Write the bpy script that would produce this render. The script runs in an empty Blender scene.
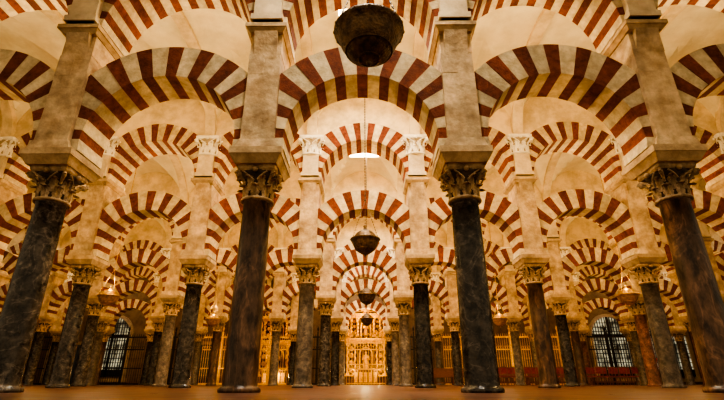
import bpy, math, random
from mathutils import Vector, Matrix
random.seed(7)
S=bpy.context.scene
COL=S.collection
pi=math.pi

# ------------------------------------------------------------------ materials
def mat(name, c1, c2=None, scale=4.0, rough=0.7, metal=0.0, bump=0.0, bscale=None, detail=8, spec=0.5, stretch=(1,1,1), lo=0.35, hi=0.65, dirt=0.0, island=0.0, dscale=.9, objvar=0.0, veins=0.0):
    m=bpy.data.materials.new(name); m.use_nodes=True
    nt=m.node_tree; N=nt.nodes; L=nt.links
    b=N['Principled BSDF']
    b.inputs['Roughness'].default_value=rough
    b.inputs['Metallic'].default_value=metal
    b.inputs['Specular IOR Level'].default_value=spec
    if c2 is None:
        b.inputs['Base Color'].default_value=(*c1,1)
    tc=N.new('ShaderNodeTexCoord'); mp=N.new('ShaderNodeMapping'); mp.inputs['Scale'].default_value=stretch
    oi=N.new('ShaderNodeObjectInfo'); ad=N.new('ShaderNodeVectorMath'); ad.operation='ADD'
    ml=N.new('ShaderNodeMath'); ml.operation='MULTIPLY'; ml.inputs[1].default_value=37.0
    L.new(oi.outputs['Random'],ml.inputs[0]); L.new(tc.outputs['Object'],ad.inputs[0]); L.new(ml.outputs[0],ad.inputs[1])
    L.new(ad.outputs[0],mp.inputs['Vector'])
    if c2 is not None:
        n=N.new('ShaderNodeTexNoise'); n.inputs['Scale'].default_value=scale; n.inputs['Detail'].default_value=detail; n.inputs['Roughness'].default_value=0.65
        L.new(mp.outputs[0],n.inputs['Vector'])
        r=N.new('ShaderNodeValToRGB'); r.color_ramp.elements[0].position=lo; r.color_ramp.elements[1].position=hi
        r.color_ramp.elements[0].color=(*c1,1); r.color_ramp.elements[1].color=(*c2,1)
        L.new(n.outputs['Fac'],r.inputs['Fac'])
        out=r.outputs['Color']
        def mul(out,src,a,bb):
            mr=N.new('ShaderNodeMapRange'); mr.inputs['From Min'].default_value=a[0]; mr.inputs['From Max'].default_value=a[1]
            mr.inputs['To Min'].default_value=bb[0]; mr.inputs['To Max'].default_value=bb[1]
            L.new(src,mr.inputs['Value'])
            vm=N.new('ShaderNodeVectorMath'); vm.operation='SCALE'
            L.new(out,vm.inputs[0]); L.new(mr.outputs[0],vm.inputs['Scale']); return vm.outputs[0]
        if dirt>0:
            n3=N.new('ShaderNodeTexNoise'); n3.inputs['Scale'].default_value=dscale; n3.inputs['Detail'].default_value=10; n3.inputs['Roughness'].default_value=.7
            L.new(mp.outputs[0],n3.inputs['Vector']); out=mul(out,n3.outputs['Fac'],(.35,.58),(1-dirt,1.0))
        if veins>0:
            n4=N.new('ShaderNodeTexNoise'); n4.inputs['Scale'].default_value=2.2; n4.inputs['Detail'].default_value=6; n4.inputs['Distortion'].default_value=1.5
            L.new(mp.outputs[0],n4.inputs['Vector'])
            sb=N.new('ShaderNodeMath'); sb.operation='SUBTRACT'; sb.inputs[1].default_value=.5; L.new(n4.outputs['Fac'],sb.inputs[0])
            ab=N.new('ShaderNodeMath'); ab.operation='ABSOLUTE'; L.new(sb.outputs[0],ab.inputs[0])
            out=mul(out,ab.outputs[0],(0,.03),(1+veins,1.0))
        if island>0:
            g=N.new('ShaderNodeNewGeometry'); out=mul(out,g.outputs['Random Per Island'],(0,1),(1-island,1.0))
        if objvar>0:
            out=mul(out,oi.outputs['Random'],(0,1),(1-objvar,1.0+objvar))
        L.new(out,b.inputs['Base Color'])
    if bump>0:
        n2=N.new('ShaderNodeTexNoise'); n2.inputs['Scale'].default_value=bscale or scale*4; n2.inputs['Detail'].default_value=6
        L.new(mp.outputs[0],n2.inputs['Vector'])
        bp=N.new('ShaderNodeBump'); bp.inputs['Strength'].default_value=bump; bp.inputs['Distance'].default_value=0.03
        L.new(n2.outputs['Fac'],bp.inputs['Height']); L.new(bp.outputs[0],b.inputs['Normal'])
    return m

M_red  = mat('brick_red',(0.16,0.034,0.014),(0.32,0.082,0.032),9,0.9,bump=.5,dirt=.38,island=.34,dscale=1.6)
M_cream= mat('voussoir_cream',(0.58,0.43,0.24),(0.87,0.71,0.44),6,0.9,bump=.4,dirt=.36,island=.20,dscale=1.3)
M_stone= mat('pier_stone',(0.44,0.285,0.145),(0.80,0.59,0.35),3.4,0.9,bump=.8,bscale=10,dirt=.42,island=.14,dscale=1.3)
M_stone2=mat('cornice_stone',(0.37,0.245,0.125),(0.64,0.46,0.26),4,0.85,bump=.4,dirt=.38)
M_cap  = mat('capital_stone',(0.20,0.125,0.06),(0.54,0.37,0.20),7,0.7,bump=.5,objvar=.25)
M_capd = mat('capital_painted_shade',(0.03,0.019,0.012),(0.10,0.066,0.04),7,0.8)  # occlusion shade painted as a darker stone on the bell behind the leaves
M_capw = mat('plaster_capital',(0.78,0.69,0.53),(0.92,0.86,0.73),5,0.7,bump=.3)
M_pil  = mat('pilaster_plaster',(0.58,0.43,0.26),(0.78,0.64,0.42),3,0.8,bump=.3,dirt=.28)
M_capwd= mat('plaster_capital_painted_shade',(0.34,0.25,0.15),(0.48,0.38,0.25),5,0.7)  # same painted shade behind the leaves of the plaster capitals
M_plast= mat('vault_plaster',(0.80,0.67,0.43),(0.90,0.79,0.55),1.5,0.9,bump=.1,dirt=.16)
M_spand= mat('spandrel_plaster',(0.68,0.51,0.29),(0.83,0.67,0.42),1.8,0.9,bump=.15,dirt=.26)
M_colA = mat('marble_black',(0.012,0.009,0.007),(0.105,0.084,0.064),8,0.24,bump=.12,lo=.38,hi=.76,dirt=.5,dscale=2.5,objvar=.45,spec=.4,veins=1.4)
M_colB = mat('marble_brown',(0.028,0.014,0.008),(0.21,0.115,0.066),7,0.28,bump=.2,stretch=(1,1,.4),lo=.38,hi=.74,dirt=.5,dscale=2.2,objvar=.4,spec=.4,veins=.9)
M_colC = mat('marble_grey',(0.07,0.053,0.040),(0.28,0.22,0.165),7,0.28,bump=.12,lo=.38,hi=.72,dirt=.4,dscale=2.,objvar=.4,spec=.4,veins=.6)
M_colD = mat('marble_red',(0.07,0.027,0.017),(0.26,0.115,0.07),6,0.3,bump=.12,lo=.38,hi=.72,dirt=.4,dscale=2.,objvar=.3,spec=.4,veins=.8)
M_iron = mat('wrought_iron',(0.02,0.016,0.012),None,rough=.5,metal=.6)
M_gold = mat('gilded_wood',(0.64,0.30,0.022),(1.0,0.62,0.08),8,0.38,metal=.6,bump=.7,bscale=14)
M_gold2= mat('gilded_iron',(0.58,0.31,0.045),(0.92,0.56,0.11),8,0.4,metal=.6)
M_bronze=mat('lamp_bronze',(0.045,0.028,0.017),(0.20,0.12,0.06),12,0.42,metal=.6,bump=.5,bscale=40)
M_brass= mat('lamp_brass',(0.45,0.27,0.08),(0.8,0.52,0.18),12,0.35,metal=.85)
M_wood = mat('bench_wood',(0.10,0.035,0.018),(0.22,0.085,0.04),6,0.5,stretch=(1,6,6))
M_chair= mat('chair_red_cloth',(0.18,0.02,0.012),(0.30,0.04,0.025),9,0.8)
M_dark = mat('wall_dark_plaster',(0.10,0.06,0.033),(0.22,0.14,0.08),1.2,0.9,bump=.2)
M_trim = mat('trim_stone',(0.26,0.18,0.11),(0.40,0.30,0.19),3,0.8)
M_door = mat('door_paint',(0.03,0.045,0.06),(0.06,0.08,0.11),5,0.55)
M_velvet=mat('altar_dark_brown',(0.07,0.028,0.006),(0.20,0.085,0.015),6,0.8)  # dark brown of the altarpiece plinth, table and backing panel

def emis(name,c,s):
    m=bpy.data.materials.new(name); m.use_nodes=True
    b=m.node_tree.nodes['Principled BSDF']; b.inputs['Base Color'].default_value=(*c,1)
    b.inputs['Emission Color'].default_value=(*c,1); b.inputs['Emission Strength'].default_value=s
    return m
M_bulb=emis('lamp_glass_glow',(1,.75,.4),14)
M_sky=emis('skylight_glass',(1,.94,.82),1.2)
def glassmat():
    m=bpy.data.materials.new('window_daylight_glass'); m.use_nodes=True
    nt=m.node_tree;N=nt.nodes;L=nt.links;b=N['Principled BSDF']
    tc=N.new('ShaderNodeTexCoord'); n=N.new('ShaderNodeTexNoise'); n.inputs['Scale'].default_value=1.6
    r=N.new('ShaderNodeValToRGB'); r.color_ramp.elements[0].color=(.07,.06,.04,1); r.color_ramp.elements[1].color=(.60,.60,.44,1)
    r.color_ramp.elements[0].position=.38; r.color_ramp.elements[1].position=.66
    L.new(tc.outputs['Object'],n.inputs['Vector']); L.new(n.outputs['Fac'],r.inputs['Fac'])
    L.new(r.outputs['Color'],b.inputs['Emission Color']); L.new(r.outputs['Color'],b.inputs['Base Color'])
    b.inputs['Emission Strength'].default_value=0.55; b.inputs['Roughness'].default_value=.2
    return m
M_win=glassmat()
def floormat():
    m=bpy.data.materials.new('floor_marble'); m.use_nodes=True
    nt=m.node_tree;N=nt.nodes;L=nt.links;b=N['Principled BSDF']
    tc=N.new('ShaderNodeTexCoord')
    br=N.new('ShaderNodeTexBrick'); br.inputs['Scale'].default_value=1.0
    br.inputs['Brick Width'].default_value=.9; br.inputs['Row Height'].default_value=.6; br.inputs['Mortar Size'].default_value=.012
    br.inputs['Color1'].default_value=(.27,.115,.062,1); br.inputs['Color2'].default_value=(.13,.052,.030,1); br.inputs['Mortar'].default_value=(.05,.026,.018,1)
    L.new(tc.outputs['Object'],br.inputs['Vector'])
    n=N.new('ShaderNodeTexNoise'); n.inputs['Scale'].default_value=3; n.inputs['Detail'].default_value=8
    L.new(tc.outputs['Object'],n.inputs['Vector'])
    mx=N.new('ShaderNodeMixRGB'); mx.blend_type='MULTIPLY'; mx.inputs['Fac'].default_value=.8
    L.new(br.outputs['Color'],mx.inputs['Color1']); L.new(n.outputs['Fac'],mx.inputs['Color2'])
    L.new(mx.outputs['Color'],b.inputs['Base Color'])
    mr=N.new('ShaderNodeMapRange'); mr.inputs['To Min'].default_value=.2; mr.inputs['To Max'].default_value=.45; L.new(n.outputs['Fac'],mr.inputs['Value']); L.new(mr.outputs[0],b.inputs['Roughness'])
    b.inputs['Specular IOR Level'].default_value=.33
    bp=N.new('ShaderNodeBump'); bp.inputs['Strength'].default_value=.15; bp.inputs['Distance'].default_value=.01
    L.new(n.outputs['Fac'],bp.inputs['Height']); L.new(bp.outputs[0],b.inputs['Normal'])
    return m
M_floor=floormat()

# ------------------------------------------------------------------ mesh builder
class MB:
    def __init__(s): s.v=[];s.f=[];s.m=[];s.sm=[]
    def face(s,idx,m=0,sm=False): s.f.append(idx);s.m.append(m);s.sm.append(sm)
    def hexa(s,p,m=0):
        o=len(s.v); s.v+=[tuple(q) for q in p]
        for q in ((3,2,1,0),(4,5,6,7),(0,1,5,4),(1,2,6,5),(2,3,7,6),(3,0,4,7)): s.face([o+i for i in q],m)
    def box(s,x0,x1,y0,y1,z0,z1,m=0):
        s.hexa([(x0,y0,z0),(x1,y0,z0),(x1,y1,z0),(x0,y1,z0),(x0,y0,z1),(x1,y0,z1),(x1,y1,z1),(x0,y1,z1)],m)
    def frust(s,cx,cy,z0,a0,b0,z1,a1,b1,m=0):
        s.hexa([(cx-a0,cy-b0,z0),(cx+a0,cy-b0,z0),(cx+a0,cy+b0,z0),(cx-a0,cy+b0,z0),(cx-a1,cy-b1,z1),(cx+a1,cy-b1,z1),(cx+a1,cy+b1,z1),(cx-a1,cy+b1,z1)],m)
    def lathe(s,prof,n=24,cx=0,cy=0,cz=0,m=0,cap=True):
        o=len(s.v)
        for r,z in prof:
            for i in range(n):
                a=2*pi*i/n; s.v.append((cx+r*math.cos(a),cy+r*math.sin(a),cz+z))
        for j in range(len(prof)-1):
            for i in range(n):
                k=(i+1)%n; s.face([o+j*n+i,o+j*n+k,o+(j+1)*n+k,o+(j+1)*n+i],m,True)
        if cap:
            s.face([o+i for i in reversed(range(n))],m); s.face([o+(len(prof)-1)*n+i for i in range(n)],m)
    def tube(s,pts,rad,n=8,m=0):
        pts=[Vector(p) for p in pts]
        if not hasattr(rad,'__len__'): rad=[rad]*len(pts)
        o=len(s.v)
        for j,p in enumerate(pts):
            d=(pts[min(j+1,len(pts)-1)]-pts[max(j-1,0)]).normalized()
            u=d.cross(Vector((0,0,1)))
            if u.length<1e-3: u=d.cross(Vector((0,1,0)))
            u.normalize(); w=d.cross(u)
            for i in range(n):
                a=2*pi*i/n; s.v.append(tuple(p+(u*math.cos(a)+w*math.sin(a))*rad[j]))
        for j in range(len(pts)-1):
            for i in range(n):
                k=(i+1)%n; s.face([o+j*n+i,o+j*n+k,o+(j+1)*n+k,o+(j+1)*n+i],m,True)
        s.face([o+i for i in range(n)],m); s.face([o+(len(pts)-1)*n+i for i in range(n)],m)
    def ball(s,c,r,n=12,m=0,sq=(1,1,1)):
        o=len(s.v); h=n//2
        for j in range(h+1):
            t=-pi/2+pi*j/h
            for i in range(n):
                a=2*pi*i/n
                s.v.append((c[0]+r*sq[0]*math.cos(t)*math.cos(a),c[1]+r*sq[1]*math.cos(t)*math.sin(a),c[2]+r*sq[2]*math.sin(t)))
        for j in range(h):
            for i in range(n):
                k=(i+1)%n; s.face([o+j*n+i,o+j*n+k,o+(j+1)*n+k,o+(j+1)*n+i],m,True)
    def mesh(s,name,mats):
        me=bpy.data.meshes.new(name); me.from_pydata(s.v,[],s.f)
        for m in mats: me.materials.append(m)
        me.polygons.foreach_set('material_index',s.m); me.polygons.foreach_set('use_smooth',s.sm)
        me.update(); return me
def obj(name,me,loc=(0,0,0),parent=None,rot=None,scale=None):
    o=bpy.data.objects.new(name,me); o.location=loc
    if rot: o.rotation_euler=rot
    if scale: o.scale=scale
    if parent: o.parent=parent
    COL.objects.link(o); return o
def empty(name,loc=(0,0,0)):
    return obj(name,None,loc)

# ------------------------------------------------------------------ layout
BAY=3.3; AISLE=6.35; Y1=6.55; X0=-0.09
ROWS=[Y1+AISLE*i for i in range(5)]
HALF=[5,6,8,8,8]
BACK=ROWS[4]+AISLE-.45; SIDE=BAY*8.5+.62
Z_CAP0=2.77; Z_CAP1=3.31; Z_IMP=3.55; Z_COR=5.80; Z_SPR=6.02; Z_VS=7.40; RISE=1.95

def arch(cz,r,R,clip,dep,a0,a1,n,name):
    b=MB(); rnd=random.Random(3)
    widths=[(1.0 if i%2==0 else 0.95)*(1+rnd.uniform(-.09,.09)) for i in range(n)]
    T=sum(widths); a=a0
    for i in range(n):
        e=a+(a1-a0)*widths[i]/T
        mi=1 if i%2==0 else 0
        dd=dep/2+rnd.uniform(-.008,.008); ri=r+rnd.uniform(-.008,.008)
        k=3; o=len(b.v)
        for j in range(k+1):
            t=a+(e-a)*j/k; c,sn=math.cos(t),math.sin(t)
            Ro=R if abs(c)*R<=clip else clip/abs(c)
            Ro=max(Ro,ri+.02)
            for (q,yy) in ((ri,-dd),(Ro,-dd),(Ro,dd),(ri,dd)):
                b.v.append((q*c,yy,cz+q*sn))
        for j in range(k):
            p=o+4*j
            b.face([p,p+1,p+5,p+4],mi); b.face([p+1,p+2,p+6,p+5],mi); b.face([p+2,p+3,p+7,p+6],mi); b.face([p+3,p,p+4,p+7],mi)
        b.face([o,o+3,o+2,o+1],mi); p=o+4*k; b.face([p,p+1,p+2,p+3],mi)
        a=e
    return b.mesh(name,[M_red,M_cream])
ME_low=arch(3.76,1.25,1.87,1.40,.68,math.radians(-9),math.radians(189),23,'lower_arch')
ME_up =arch(Z_SPR,1.32,1.96,1.645,.90,0,pi,25,'upper_arch')
def spandrel():
    b=MB(); n=32; R=1.95
    for i in range(n+1):
        x=-1.65+3.3*i/n
        zb=Z_SPR+math.sqrt(R*R-x*x)
        for yy in (-.43,.43):
            b.v.append((x,yy,zb)); b.v.append((x,yy,Z_VS+2.3))
    for i in range(n):
        p=4*i;q=p+4
        b.face([p,q,q+1,p+1]); b.face([p+2,p+3,q+3,q+2]); b.face([p+1,q+1,q+3,p+3])
        b.face([p,p+2,q+2,q])
    return b.mesh('spandrel',[M_spand])
ME_sp=spandrel()
def pier():
    b=MB()
    b.frust(0,0,Z_CAP1,.33,.36,Z_CAP1+.13,.40,.45,1)
    b.box(-.41,.41,-.46,.46,Z_CAP1+.13,Z_IMP,1)
    b.frust(0,0,Z_IMP,.35,.45,Z_IMP+.16,.28,.425,0)
    z=Z_IMP+.16; rnd=random.Random(5)
    while z<Z_COR-.001:
        h=min(.42,Z_COR-z)
        if Z_COR-(z+h)<.15: h=Z_COR-z
        e=rnd.uniform(-.004,.004); s_=rnd.uniform(-.1,.1)
        b.box(-.27+e,s_,-.42+e,.42,z,z+h,0); b.box(s_,.27+e,-.42-e,.42,z,z+h,0)
        z+=h
    prof=[(5.30,.42),(5.42,.435),(5.54,.46),(5.66,.50),(Z_COR,.54)]
    for sgn in(-1,1):
        for (za,ya),(zb,yb) in zip(prof[:-1],prof[1:]):
            y0=sgn*.40
            p=[(-.20,y0,za),(.20,y0,za),(.20,sgn*ya,za),(-.20,sgn*ya,za),(-.20,y0,zb),(.20,y0,zb),(.20,sgn*yb,zb),(-.20,sgn*yb,zb)]
            b.hexa(p,0)
    b.frust(0,0,Z_COR,.29,.50,Z_COR+.07,.345,.56,1)
    b.box(-.36,.36,-.58,.58,Z_COR+.07,Z_COR+.15,1)
    b.frust(0,0,Z_COR+.15,.33,.53,Z_SPR,.31,.50,1)
    for sgn in (-1,1):
        y0,y1=sorted((sgn*.42,sgn*.57))
        b.box(-.24,.24,y0,y1,Z_SPR,Z_VS-.60,2)
        b.box(-.28,.28,min(y0,sgn*.60),max(y1,sgn*.60),Z_SPR,Z_SPR+.12,2)
    b.box(-.32,.32,-.40,.40,Z_SPR,Z_VS-.1,0)
    return b.mesh('pier_shaft',[M_stone,M_stone2,M_pil])
ME_pier=pier()
def capital(mats,name,H=.54,r0=.215):
    b=MB()
    prof=[(r0+.0,.035),(r0-.005,.2),(r0+.015,.32),(r0+.065,.42),(r0+.10,.45)]
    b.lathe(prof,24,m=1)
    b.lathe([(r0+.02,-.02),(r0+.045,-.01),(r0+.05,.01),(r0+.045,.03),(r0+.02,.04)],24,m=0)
    for tier,(z0,h,nn,off,wd,cur) in enumerate(((.03,.19,8,0,.078,.085),(.13,.235,8,pi/8,.075,.10))):
        for k in range(nn):
            a=off+2*pi*k/nn; ca,sa=math.cos(a),math.sin(a)
            o=len(b.v); segs=9
            for j in range(segs+1):
                t=j/segs
                out=r0+.012+.03*t+cur*max(0,(t-.45)/.55)**1.8
                zz=z0+h*math.sin(min(t,1)*pi*.66)*1.05
                w=wd*(1-.35*t*t)*(1.0 if j%2==0 else .74)
                if j==segs: w*=.5
                for q,ex in ((-1,-.02),(-.45,.012),(0,-.004),(.45,.012),(1,-.02)):
                    rr=out+ex
                    b.v.append((rr*ca-q*w*sa,rr*sa+q*w*ca,zz-(.012 if abs(q)==1 else 0)))
            for j in range(segs):
                for q in range(4):
                    p=o+5*j+q; b.face([p,p+1,p+6,p+5],0,False)
    for k in range(4):
        a=pi/4+k*pi/2; ca,sa=math.cos(a),math.sin(a)
        pts=[];rad=[]
        for j in range(7):
            t=j/6; rr=r0+.05+.13*t**1.3; pts.append((rr*ca,rr*sa,.27+.15*t)); rad.append(.018+.012*t)
        b.tube(pts,rad,6)
        c=Vector(((r0+.165)*ca,(r0+.165)*sa,.39)); t=Vector((-sa,ca,0))
        sp=[];rd=[]
        for j in range(15):
            u=j/14; an=u*3.2*pi; q=.055*(1-u*.75); sp.append(tuple(c+Vector((ca,sa,0))*(q*math.cos(an))+Vector((0,0,1))*(q*math.sin(an)))); rd.append(.02)
        b.tube(sp,rd,6)
        b.tube([c-t*.03,c+t*.03],.022,8)
    for k in range(4):
        a=k*pi/2; b.ball(((r0+.10)*math.cos(a),(r0+.10)*math.sin(a),.455),.045,8)
        for s_ in(-1,1):
            an=[a+s_*(.12+.42*t/5) for t in range(6)]
            b.tube([((r0+.06+.02*t)*math.cos(an[t]),(r0+.06+.02*t)*math.sin(an[t]),.30+.024*t) for t in range(6)],.014,5)
    o=len(b.v); N=32
    for zz,sc in ((.45,.93),(.485,1.0),(H,1.02)):
        for i in range(N):
            a=2*pi*i/N; d=max(abs(math.cos(a)),abs(math.sin(a)))
            rr=.315/d; rr*= (1-.10*(1-abs(math.sin(2*a)))) ; rr=min(rr,.41)*sc
            b.v.append((rr*math.cos(a),rr*math.sin(a),zz))
    for j in range(2):
        for i in range(N):
            k=(i+1)%N; b.face([o+j*N+i,o+j*N+k,o+(j+1)*N+k,o+(j+1)*N+i])
    b.face([o+i for i in reversed(range(N))]); b.face([o+2*N+i for i in range(N)])
    return b.mesh(name,mats)
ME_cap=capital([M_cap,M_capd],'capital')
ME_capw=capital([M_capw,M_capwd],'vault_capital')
def shaft(m,name,r=.235):
    b=MB()
    b.lathe([(r+.05,0),(r+.055,.03),(r+.045,.06),(r+.01,.075),(r+.004,.10),(r,.14),(r-.004,1.0),(r-.012,1.9),(r-.024,Z_CAP0-.05),(r-.012,Z_CAP0-.04),(r-.008,Z_CAP0)],32,m=0)
    return b.mesh(name,[m])
ME_sh=[shaft(M_colA,'shaft_black'),shaft(M_colB,'shaft_brown'),shaft(M_colC,'shaft_grey'),shaft(M_colD,'shaft_red')]

def fixture_mesh():
    b=MB(); b.box(-.10,.10,-.05,.07,0,.14,0); b.box(-.085,.085,.07,.075,.015,.125,1); b.box(-.02,.02,-.1,0,-.04,.03,0)
    return b.mesh('floodlight',[M_iron,M_bulb])
ME_fix=fixture_mesh()
def fl(e,c,r=.1):
    l=bpy.data.lights.new('floodlight_glow','POINT'); l.energy=e; l.color=c; l.shadow_soft_size=r; return l
LF=[fl(150,(1,.75,.40)),fl(132,(1,.73,.37)),fl(104,(1,.69,.31)),fl(84,(1,.67,.28)),fl(58,(1,.65,.26))]
LU=[fl(55,(1,.68,.28),.06),fl(36,(1,.68,.28),.06),fl(24,(1,.67,.27),.06),fl(20,(1,.67,.27),.06)]  # added fill for the lower arch soffits

for ri,y in enumerate(ROWS):
    h=HALF[ri]
    arc=empty('striped_arcade',(X0,y,0))
    for i in range(-h,h+1):
        x=i*BAY
        obj('lower_arch',ME_low,(x,0,0),arc); obj('upper_arch',ME_up,(x,0,0),arc); obj('spandrel',ME_sp,(x,0,0),arc)
    for i in range(-h-1,h+1):
        x=(i+.5)*BAY
        obj('pier',ME_pier,(x,0,0),arc)
        for sg in (-1,1):
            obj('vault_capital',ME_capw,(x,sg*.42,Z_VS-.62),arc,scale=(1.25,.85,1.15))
        c=empty('marble_column',(X0+x,y,0))
        if ri==0: k=1 if i in(-1,1,-3) else 0
        else: k=random.choice([0,0,1,2,2,3])
        obj('shaft',ME_sh[k],(0,0,0),c); obj('capital',ME_cap,(0,0,Z_CAP0),c,rot=(0,0,0))
        lim=(9,13,17,22,22)[ri]
        if abs(x)<lim:
            obj('floodlight',ME_fix,(x,.66,5.92),arc)
            lo=bpy.data.objects.new('glow',LF[ri]); COL.objects.link(lo); lo.parent=arc; lo.location=(x,1.05,6.08)
            if ri<4:
                obj('added_uplighter',ME_fix,(x,.50,Z_IMP+.02),arc,scale=(.7,.7,.6))  # added uplight, out of view behind the pier, to brighten the lower soffits
                lo=bpy.data.objects.new('added_uplight_glow',LU[ri]); COL.objects.link(lo); lo.parent=arc; lo.location=(x,.72,Z_IMP+.16)

# ------------------------------------------------------------------ vaults
def vault(sky):
    b=MB(); n=24; hx=1.65; hy=AISLE/2-.43
    tt=[-pi/2+pi*i/n for i in range(n+1)]
    for j in range(n+1):
        for i in range(n+1):
            b.v.append((hx*math.sin(tt[i]),hy*math.sin(tt[j]),Z_VS+RISE*max(math.cos(tt[i]),math.cos(tt[j]))))
    for j in range(n):
        for i in range(n):
            if sky and 9<=i<15 and 9<=j<15: continue
            p=j*(n+1)+i; b.face([p,p+n+1,p+n+2,p+1],0,False)
    o=len(b.v); N=32
    for j in range(N+1):
        t=-pi/2+pi*j/N; y=(hy)*math.sin(t); z=Z_VS+RISE*math.cos(t)
        y2=(hy-.12)*math.sin(t); z2=Z_VS+(RISE-.12)*math.cos(t)
        for xx in (-1.65-.16,-1.65+.16):
            b.v.append((xx,y2,z2)); b.v.append((xx,y*1.0,z+.25))
    for j in range(N):
        p=o+4*j;q=p+4
        b.face([p,p+2,q+2,q],1); b.face([p,q,q+1,p+1],1); b.face([p+2,p+3,q+3,q+2],1)
    if sky:
        sn=math.sin(math.radians(22.5)); ax,ay=hx*sn,hy*sn; z0,z1=Z_VS+1.79,Z_VS+2.7
        for (x0,x1,y0,y1) in ((-ax-.08,-ax,-ay-.08,ay+.08),(ax,ax+.08,-ay-.08,ay+.08),(-ax,ax,-ay-.08,-ay),(-ax,ax,ay,ay+.08)):
            b.box(x0,x1,y0,y1,z0,z1,0)
        b.box(-ax,ax,-ay,ay,z1-.05,z1,2)
        b.box(-.025,.025,-ay,ay,z1-.12,z1-.055,1)
        for k in (-.35,.35): b.box(-ax,ax,k-.02,k+.02,z1-.12,z1-.055,1)
    return b.mesh('groin_vault',[M_plast,M_spand,M_sky])
ME_v=vault(False); ME_vs=vault(True)
ceil=empty('ceiling',(X0,0,0))
AC=[ROWS[0]-AISLE/2+AISLE*i for i in range(6)]
VH=[4,6,8,8,8,8]
SKYB=(-6,0,6)
for k,yc in enumerate(AC):
    for i in range(-VH[k],VH[k]+1):
        obj('vault',ME_vs if i in SKYB else ME_v,(i*BAY,yc,0),ceil)

# ------------------------------------------------------------------ floor, walls
b=MB(); b.box(-SIDE-.3,SIDE+.3,-14,BACK+.3,-.2,0); obj('floor',b.mesh('floor',[M_floor]))
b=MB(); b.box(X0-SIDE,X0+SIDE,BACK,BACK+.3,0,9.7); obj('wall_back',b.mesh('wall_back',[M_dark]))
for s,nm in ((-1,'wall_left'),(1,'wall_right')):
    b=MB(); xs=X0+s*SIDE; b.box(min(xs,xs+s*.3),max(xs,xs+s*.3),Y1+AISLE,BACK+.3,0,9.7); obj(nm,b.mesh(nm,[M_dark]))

def arched(b,w,z0,zs,y0,y1,m,n=20):
    pts=[(-w,z0),(w,z0)]+[(w*math.cos(pi*i/n),zs+w*math.sin(pi*i/n)) for i in range(n+1)]
    o=len(b.v)
    for yy in (y0,y1):
        for p in pts: b.v.append((p[0],yy,p[1]))
    k=len(pts)
    b.face([o+i for i in range(k)],m); b.face([o+k+i for i in reversed(range(k))],m)
    for i in range(k):
        j=(i+1)%k; b.face([o+i,o+k+i,o+k+j,o+j],m)
def window(name,x):
    b=MB(); w=1.45; z0=.6; zs=3.7
    arched(b,w,z0,zs,-.06,-.02,1)
    b.box(-w-.25,-w,-.22,0,z0-.2,zs,0); b.box(w,w+.25,-.22,0,z0-.2,zs,0); b.box(-w-.35,w+.35,-.28,0,z0-.4,z0-.15,0)
    n=20
    for i in range(n):
        a0=pi*i/n;a1=pi*(i+1)/n
        p=[]
        for yy in (-.22,0):
            p.append([( (w)*math.cos(a0),yy,zs+w*math.sin(a0)),((w+.25)*math.cos(a0),yy,zs+(w+.25)*math.sin(a0)),((w+.25)*math.cos(a1),yy,zs+(w+.25)*math.sin(a1)),(w*math.cos(a1),yy,zs+w*math.sin(a1))])
        b.hexa(p[0]+p[1],0)
    x_=-w+.2
    while x_<w-.05:
        top=zs+math.sqrt(w*w-x_*x_); b.box(x_-.026,x_+.026,-.12,-.07,z0,top,2); x_+=.21
    for zz in [z0+.34*k for k in range(13)]:
        ww=w if zz<zs else math.sqrt(max(.01,w*w-(zz-zs)**2)); b.box(-ww,ww,-.12,-.07,zz-.026,zz+.026,2)
    b.box(-.09,.09,-.15,-.05,z0,zs+w,2); b.box(-w,w,-.15,-.05,zs-.09,zs+.09,2); b.box(-w,w,-.15,-.05,z0,z0+.5,2)
    return obj(name,b.mesh(name,[M_trim,M_win,M_iron]),(x,BACK,0))
window('window_1',X0+6*BAY); window('window_2',X0+7.4*BAY); window('window_3',X0-6.3*BAY)
def door(name,x):
    b=MB(); b.box(-1.25,1.25,-.1,0,0,3.0,0)
    for s in(-1,1):
        for zz in (.25,1.15,2.05):
            x0,x1=sorted((s*.12,s*1.08)); b.box(x0,x1,-.13,-.1,zz,zz+.75,0)
    b.box(-1.45,-1.25,-.16,0,0,3.2,1); b.box(1.25,1.45,-.16,0,0,3.2,1); b.box(-1.45,1.45,-.16,0,3.0,3.25,1)
    b.ball((.1,-.16,1.1),.04,8,2)
    return obj(name,b.mesh(name,[M_door,M_trim,M_brass]),(x,BACK-.002,0))
door('door_1',X0-7.4*BAY); door('door_2',X0-4*BAY)

# ------------------------------------------------------------------ iron grilles in the last arcade
def grille(m,name):
    b=MB(); w=1.30; H=3.1
    b.box(-w,w,-.04,.04,.0,.12); b.box(-w,w,-.03,.03,1.0,1.07); b.box(-w,w,-.03,.03,2.2,2.28); b.box(-w,w,-.04,.04,H-.1,H)
    n=17
    for i in range(n+1):
        x=-w+2*w*i/n; b.lathe([(.016,.1),(.016,.55),(.03,.6),(.016,.65),(.016,1.6),(.032,1.66),(.016,1.72),(.016,H)],6,cx=x)
    for i in range(n):
        x=-w+2*w*(i+.5)/n; b.tube([(x-.07,0,2.3),(x-.04,0,2.42),(x,0,2.48),(x+.04,0,2.42),(x+.07,0,2.3)],.012,5)
        b.lathe([(.001,.22),(.028,.05),(.012,0)],6,cx=x,cz=H)
    b.box(-.05,.05,-.05,.05,0,H+.3); b.lathe([(.01,.4),(.08,.2),(.02,0)],8,cz=H+.3)
    return b.mesh(name,[m])
ME_gr=grille(M_iron,'grille'); ME_gg=grille(M_gold2,'grille_gilt')
for i in range(-7,8):
    if i in (0,6,7,-6): continue
    obj('iron_grille',ME_gg if i in(-2,-3,2,3,4) else ME_gr,(X0+i*BAY,ROWS[4],0))

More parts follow.
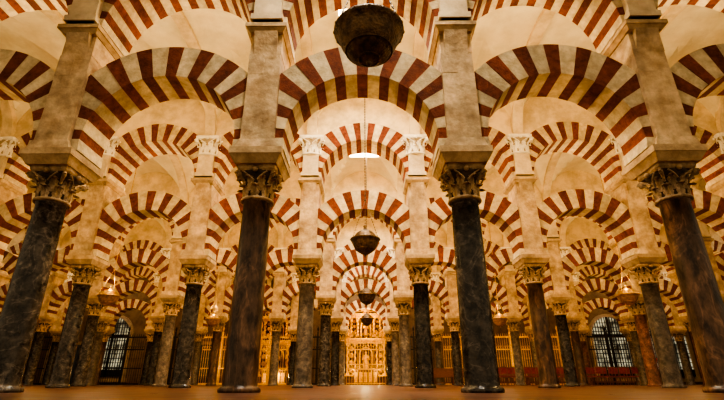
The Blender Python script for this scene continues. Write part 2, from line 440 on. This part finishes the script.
# ------------------------------------------------------------------ gilded altarpiece
def altarpiece(sc=1.0):
    b=MB()
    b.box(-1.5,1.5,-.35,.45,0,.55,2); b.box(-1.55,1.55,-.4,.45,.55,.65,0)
    b.box(-.85,.85,-.85,-.35,0,.95,2); b.box(-.92,.92,-.9,-.33,.95,1.02,0)
    for k in range(5): b.box(-.8+.33*k,-.55+.33*k,-.87,-.85,.15,.8,0)
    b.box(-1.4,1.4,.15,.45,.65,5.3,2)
    for tz,hh,xs in ((.65,2.1,(-1.3,-.78,.78,1.3)),(3.2,1.3,(-1.05,-.6,.6,1.05))):
        for x in xs:
            n=40; pts=[];rad=[]
            for j in range(n+1):
                t=j/n; a=t*8*pi; pts.append((x+.035*math.cos(a),-.12+.035*math.sin(a),tz+.1+(hh-.25)*t)); rad.append(.085)
            b.tube(pts,rad,8,0); b.box(x-.13,x+.13,-.25,.15,tz,tz+.1,0); b.frust(x,-.1,tz+hh-.16,.09,.09,tz+hh,.15,.15,0)
    for z,w in ((2.75,1.5),(4.5,1.2)):
        b.box(-w,w,-.3,.4,z,z+.14,0); b.box(-w-.08,w+.08,-.38,.4,z+.14,z+.26,0); b.box(-w-.03,w+.03,-.33,.4,z+.26,z+.34,0)
        for k in range(12):
            x=-w+.12+(2*w-.24)*k/11; b.ball((x,-.32,z+.07),.05,6,0)
    for (w,z0,zs) in ((.46,.85,2.0),(.34,3.25,3.95)):
        pts=[(-w,0,z0),(-w,0,zs)]+[(-w*math.cos(pi*i/12),0,zs+w*math.sin(pi*i/12)) for i in range(1,12)]+[(w,0,zs),(w,0,z0)]
        b.tube(pts,.06,8,0)
    for x in (-1.04,1.04):
        for z in (.95,1.45,1.95,2.4): b.ball((x,.13,z),.16,10,0,(1,.5,1.15))
    for x in (-.83,.83):
        for z in (3.5,3.95,4.3): b.ball((x,.13,z),.12,10,0,(1,.5,1.1))
    def fig(x,z,h):
        b.lathe([(.20*h,0),(.17*h,.25*h),(.13*h,.5*h),(.16*h,.72*h),(.12*h,.8*h),(.045*h,.83*h),(.05*h,.86*h)],12,x,-.1,z,0)
        b.ball((x,-.1,z+.92*h),.085*h,10,0,(.85,.9,1.1))
        b.tube([(x-.15*h,-.1,z+.75*h),(x-.18*h,-.2,z+.55*h),(x-.03*h,-.3,z+.6*h)],[.05*h,.045*h,.03*h],6,0)
        b.tube([(x+.15*h,-.1,z+.75*h),(x+.2*h,-.18,z+.55*h),(x+.05*h,-.3,z+.66*h)],[.05*h,.045*h,.03*h],6,0)
    b.box(-.35,.35,-.25,.2,.85,1.0,0)
    fig(0,1.0,1.2); fig(0,3.3,.85); fig(-1.3,3.1,.8); fig(1.3,3.1,.8)
    for k in range(17):
        a=pi*k/16; b.tube([(0.2*math.cos(a),-.05,5.0+.2*math.sin(a)),(.62*math.cos(a),-.05,5.0+.62*math.sin(a)+(.08 if k%2 else 0))],[.04,.012],5,0)
    b.ball((0,-.08,5.02),.24,12,0,(1,.4,1))
    for s in(-1,1):
        pts=[]
        for j in range(16):
            t=j/15; a=t*2.6*pi; rr=.24*(1-t*.8); pts.append((s*(.95+rr*math.cos(a+pi)),-.05,4.98+rr*math.sin(a)))
        b.tube(pts,.045,6,0)
        b.lathe([(.09,0),(.05,.08),(.12,.2),(.04,.32),(.06,.36),(.005,.5)],10,s*1.3,-.1,3.95,0)
    return b.mesh('altarpiece',[M_gold,M_gold2,M_velvet])
ME_alt=altarpiece()
obj('gilded_altarpiece',ME_alt,(X0,ROWS[4]+1.5,0))
obj('gilded_altarpiece',ME_alt,(X0-2*BAY,ROWS[4]+3.0,0))
b=MB()
w=1.30
for i in range(15):
    x=-w+2*w*i/14; b.lathe([(.014,0),(.014,.5),(.028,.55),(.014,.6),(.014,1.0),(.026,1.05),(.014,1.1),(.014,2.9)],6,cx=x)
for z in (.05,.95,1.25,2.2,2.9): b.box(-w,w,-.03,.03,z,z+.07)
for i in range(11):
    x=-w+2*w*(i+.5)/11
    for zc,rr in ((1.1,.09),(2.55,.11)):
        b.tube([(x+rr*math.cos(2*pi*k/10),0,zc+rr*math.sin(2*pi*k/10)) for k in range(11)],.014,5)
for i in range(7):
    x=-1.1+2.2*i/6; hh=.9-.16*abs(i-3)
    b.lathe([(.03,0),(.012,.2),(.05,.3),(.012,.4),(.012,hh*.8),(.05,hh*.88),(.003,hh)],7,cx=x,cz=2.97)
    if i<6: b.tube([(x+.05,0,3.0),(x+.1,0,3.2),(x+.18,0,3.3),(x+.26,0,3.2),(x+.31,0,3.0)],.018,5)
obj('altar_gate',b.mesh('altar_gate',[M_gold2]),(X0,ROWS[4],0))

# ------------------------------------------------------------------ hanging lamps
def lamp(m,R=.31):
    b=MB()
    b.lathe([(.006,-.37),(.025,-.355),(.015,-.33),(.05,-.315),(.10,-.295),(.165,-.26),(.22,-.205),(.262,-.14),(.29,-.07),(R,.0),(R+.03,.015),(R+.03,.045),(R-.01,.055),(R-.05,.055),(R-.06,.11),(.20,.18),(.12,.24),(.05,.27),(.035,.33),(.05,.35),(.01,.39)],40,m=0)
    for k in range(16):
        a=2*pi*k/16; b.ball(((R+.02)*math.cos(a),(R+.02)*math.sin(a),.028),.022,6,0)
    for rr,zz in ((.10,-.297),(.222,-.205)):
        pts=[(rr*math.cos(2*pi*i/32),rr*math.sin(2*pi*i/32),zz) for i in range(33)]; b.tube(pts,.008,5,0)
    for k in range(3):
        a=pi/2+2*pi*k/3
        n=14
        for j in range(n):
            t0=j/n; t1=(j+.8)/n
            f=lambda t:((R+.01)*(1-t)*math.cos(a),(R+.01)*(1-t)*math.sin(a),.05+.95*t)
            b.tube([f(t0),f((t0+t1)/2),f(t1)],[.006,.011,.006],5,0)
    b.ball((0,0,1.0),.03,8,0)
    return b
def chain(b,z0,z1,m=0):
    z=z0
    while z<z1:
        b.tube([(0,0,z),(0,0,z+.04),(0,0,z+.08)],[.009,.018,.009],5,m); z+=.078
def mklamp(m,name,top):
    b=lamp(m); chain(b,1.0,top); b.lathe([(.02,0),(.08,.03),(.09,.07)],12,cz=top-.05,m=0)
    return b.mesh(name,[m])
VC=Z_VS+RISE
for (x,k,z,m) in ((0.03,0,3.25,M_bronze),(-.03,1,3.12,M_bronze),(0,2,3.02,M_bronze),(0,3,3.02,M_bronze)):
    obj('hanging_lamp',mklamp(m,'lamp_bronze_mesh',VC+.6-z),(x,AC[k],z))
ML_g=mklamp(M_brass,'lamp_brass_mesh',VC-3.0-.02)
for (x,k) in ((-2.8,2),(2.85,2),(-2.27,3),(2,3),(-5,3),(5,3)):
    obj('hanging_lamp',ML_g,(X0+x*BAY,AC[k],3.0),scale=(1.15,1.15,1))
    l=bpy.data.lights.new('lamp_glow','POINT'); l.energy=14; l.color=(1,.7,.36); l.shadow_soft_size=.08
    o=bpy.data.objects.new('lamp_glow',l); o.location=(X0+x*BAY,AC[k],3.65); COL.objects.link(o)

# ------------------------------------------------------------------ benches and chairs
def bench():
    b=MB(); L=1.3
    b.box(-L,L,-.2,.22,.42,.46); b.box(-L,L,.2,.24,.46,.92); b.box(-L,L,.18,.27,.90,.95)
    for x in(-L,L-.05,-.02):
        b.box(x,x+.05,-.2,.24,0,.42); b.box(x,x+.05,.16,.26,.42,.95)
    b.box(-L,L,-.17,-.14,.1,.16)
    return b.mesh('bench',[M_wood])
ME_b=bench()
for (x,y) in ((8,29.8),(11.2,29.8),(5.2,29.2)):
    obj('wooden_bench',ME_b,(x,y,0),rot=(0,0,pi))
def chair():
    b=MB()
    for x in(-.20,.17):
        b.box(x,x+.03,-.2,-.17,0,.43,0); b.box(x,x+.03,.19,.22,0,.95,0)
        b.box(x,x+.03,-.17,.19,.15,.18,0)
    b.box(-.21,.21,-.21,.21,.41,.44,0); b.box(-.20,.20,-.20,.19,.44,.49,1)
    b.box(-.17,.17,.185,.215,.60,.92,1); b.box(-.20,.20,.185,.225,.92,.96,0); b.box(-.17,.17,.19,.22,.18,.21,0)
    return b.mesh('chair',[M_wood,M_chair])
ME_ch=chair()
for yy in (26.8,27.7):
    for k in range(14):
        x=6.3+k*.66
        obj('red_chair',ME_ch,(x,yy,0),rot=(0,0,pi+random.uniform(-.12,.12)))

# ------------------------------------------------------------------ people
def skin(verts,edges,radii,root=0,sub=1):
    me=bpy.data.meshes.new('sk'); me.from_pydata(verts,edges,[]); o=bpy.data.objects.new('sk',me); COL.objects.link(o)
    o.modifiers.new('s','SKIN'); md=o.modifiers.new('u','SUBSURF'); md.levels=sub; md.render_levels=sub
    for i,r in enumerate(radii):
        sv=me.skin_vertices[0].data[i]; sv.radius=r if hasattr(r,'__len__') else (r,r); sv.use_root=(i==root)
    dg=bpy.context.evaluated_depsgraph_get(); dg.update()
    ev=o.evaluated_get(dg); m2=bpy.data.meshes.new_from_object(ev)
    V=[tuple(v.co) for v in m2.vertices]; F=[list(p.vertices) for p in m2.polygons]
    bpy.data.objects.remove(o); return V,F
def person(loc,rot,shirt,trou,hair,step=.12,h=1.72):
    ms=[mat('skin_tone',(.55,.32,.22),None,rough=.6),mat('shirt_cloth',shirt,None,rough=.9),mat('trouser_cloth',trou,None,rough=.9),mat('hair',hair,None,rough=.7),mat('shoe',(.03,.025,.02),None,rough=.5)]
    b=MB()
    v=[(0,0,.95),(0,0,1.10),(0,-.01,1.27),(0,0,1.41),(0,0,1.50),(0,-.01,1.58)]
    r=[(.155,.11),(.135,.10),(.165,.115),(.13,.09),(.055,.055),(.055,.06)]
    e=[(0,1),(1,2),(2,3),(3,4),(4,5)]
    for s in(-1,1):
        k=len(v); st=s*step
        v+=[(s*.095,0,.88),(s*.105,-st*.6-.02,.49),(s*.11,-st*1.0+.03,.10),(s*.115,-st-.03,.045),(s*.12,-st-.15,.03)]
        r+=[.092,.06,.042,.042,.036]; e+=[(0,k),(k,k+1),(k+1,k+2),(k+2,k+3),(k+3,k+4)]
        k=len(v)
        v+=[(s*.19,0,1.40),(s*.24,.03,1.13),(s*.25,-.06+st*.5,.89),(s*.25,-.08+st*.5,.82)]
        r+=[.058,.043,.030,.034]; e+=[(3,k),(k,k+1),(k+1,k+2),(k+2,k+3)]
    V,F=skin(v,e,r,0,2); o=len(b.v); b.v+=V
    for f in F:
        c=[sum(V[i][q] for i in f)/len(f) for q in range(3)]
        if c[2]<.075: m=4
        elif abs(c[0])>.19 and c[2]<.90: m=0
        elif c[2]<.96 and abs(c[0])<.2: m=2
        elif c[2]>1.475: m=0
        else: m=1
        b.face([o+i for i in f],m,True)
    for s in(-1,1):
        st=s*step; base=Vector((s*.25,-.085+st*.5,.80))
        for q,L in enumerate((.068,.078,.074,.056)):
            p=base+Vector((0,(-.027+.018*q),0)); V,F=skin([tuple(p+Vector((0,0,.02))),tuple(p+Vector((0,0,-L*.5))),tuple(p+Vector((-s*.012,-.004,-L)))],[(0,1),(1,2)],[.009,.0085,.007],0,1)
            o=len(b.v); b.v+=V
            for f in F: b.face([o+i for i in f],0,True)
        p=base+Vector((0,-.03,.04)); V,F=skin([tuple(p),tuple(p+Vector((-s*.01,-.03,-.03))),tuple(p+Vector((-s*.015,-.04,-.06)))],[(0,1),(1,2)],[.011,.01,.008],0,1)
        o=len(b.v); b.v+=V
        for f in F: b.face([o+i for i in f],0,True)
    hc=(0,-.02,1.635)
    b.ball(hc,.105,16,0,(.76,.92,1.15)); b.ball((0,-.045,1.57),.06,10,0,(.9,1,.75))
    b.ball((0,.005,1.665),.112,16,3,(.80,.92,1.02)); b.tube([(0,-.112,1.645),(0,-.135,1.615),(0,-.112,1.605)],[.007,.013,.009],6,0)
    for s in(-1,1):
        b.ball((s*.082,-.01,1.63),.024,8,0,(.4,.8,1.2)); b.ball((s*.03,-.108,1.64),.010,8,3)
    b.tube([(-.022,-.113,1.58),(0,-.118,1.577),(.022,-.113,1.58)],.005,5,1)
    me=b.mesh('person',ms); return obj('standing_person',me,loc,rot=(0,0,rot),scale=(h/1.75,)*3)
person((16.6,26.9,0),2.6,(.40,.04,.04),(.04,.04,.05),(.06,.035,.02))
person((17.3,27.6,0),-1.2,(.35,.33,.30),(.05,.06,.10),(.02,.015,.01),h=1.65)

# ------------------------------------------------------------------ lights
def area(name,loc,rot,sx,sy,p,col):
    l=bpy.data.lights.new(name,'AREA'); l.shape='RECTANGLE'; l.size=sx; l.size_y=sy; l.energy=p; l.color=col
    o=bpy.data.objects.new(name,l); o.location=loc; o.rotation_euler=rot; COL.objects.link(o)
for k,yc in enumerate(AC):
    for i in SKYB:
        if abs(i)<=VH[k]:
            area('skylight_daylight',(X0+i*BAY,yc,Z_VS+2.5),(0,0,0),1.15,1.95,340 if i==0 else 80,(1,.94,.82))
for (x,y,z,p) in ((X0-.9,ROWS[4]+.35,1.0,32),(X0+.9,ROWS[4]+.35,1.0,32),(X0,ROWS[4]+.5,4.4,90),(X0,ROWS[4]-1.6,3.3,45),(X0-2*BAY,ROWS[4]+1.7,.6,80),(X0-3*BAY,ROWS[4]-1.2,1.2,14),(X0+3*BAY,ROWS[4]-1.2,1.2,14)):
    l=bpy.data.lights.new('altar_fill','POINT'); l.energy=p; l.color=(1,.74,.34); l.shadow_soft_size=.1  # added fill lights without fixtures, brightening the gilded altarpieces and grilles
    o=bpy.data.objects.new('altar_fill',l); o.location=(x,y,z); COL.objects.link(o)

w=bpy.data.worlds.new('World'); S.world=w; w.use_nodes=True
bg=w.node_tree.nodes['Background']; bg.inputs[0].default_value=(1,.79,.50,1); bg.inputs[1].default_value=.60

# ------------------------------------------------------------------ camera
cam=bpy.data.cameras.new('camera'); co=bpy.data.objects.new('camera',cam); COL.objects.link(co)
F_PX=444
co.location=(0,0,.12); co.rotation_euler=(math.radians(90+22.4),0,math.radians(.62))
cam.sensor_width=36; cam.lens=F_PX/724*36; cam.clip_start=.02
S.camera=co
S.view_settings.view_transform='AgX'
S.view_settings.look='AgX - High Contrast'
S.view_settings.exposure=0.42
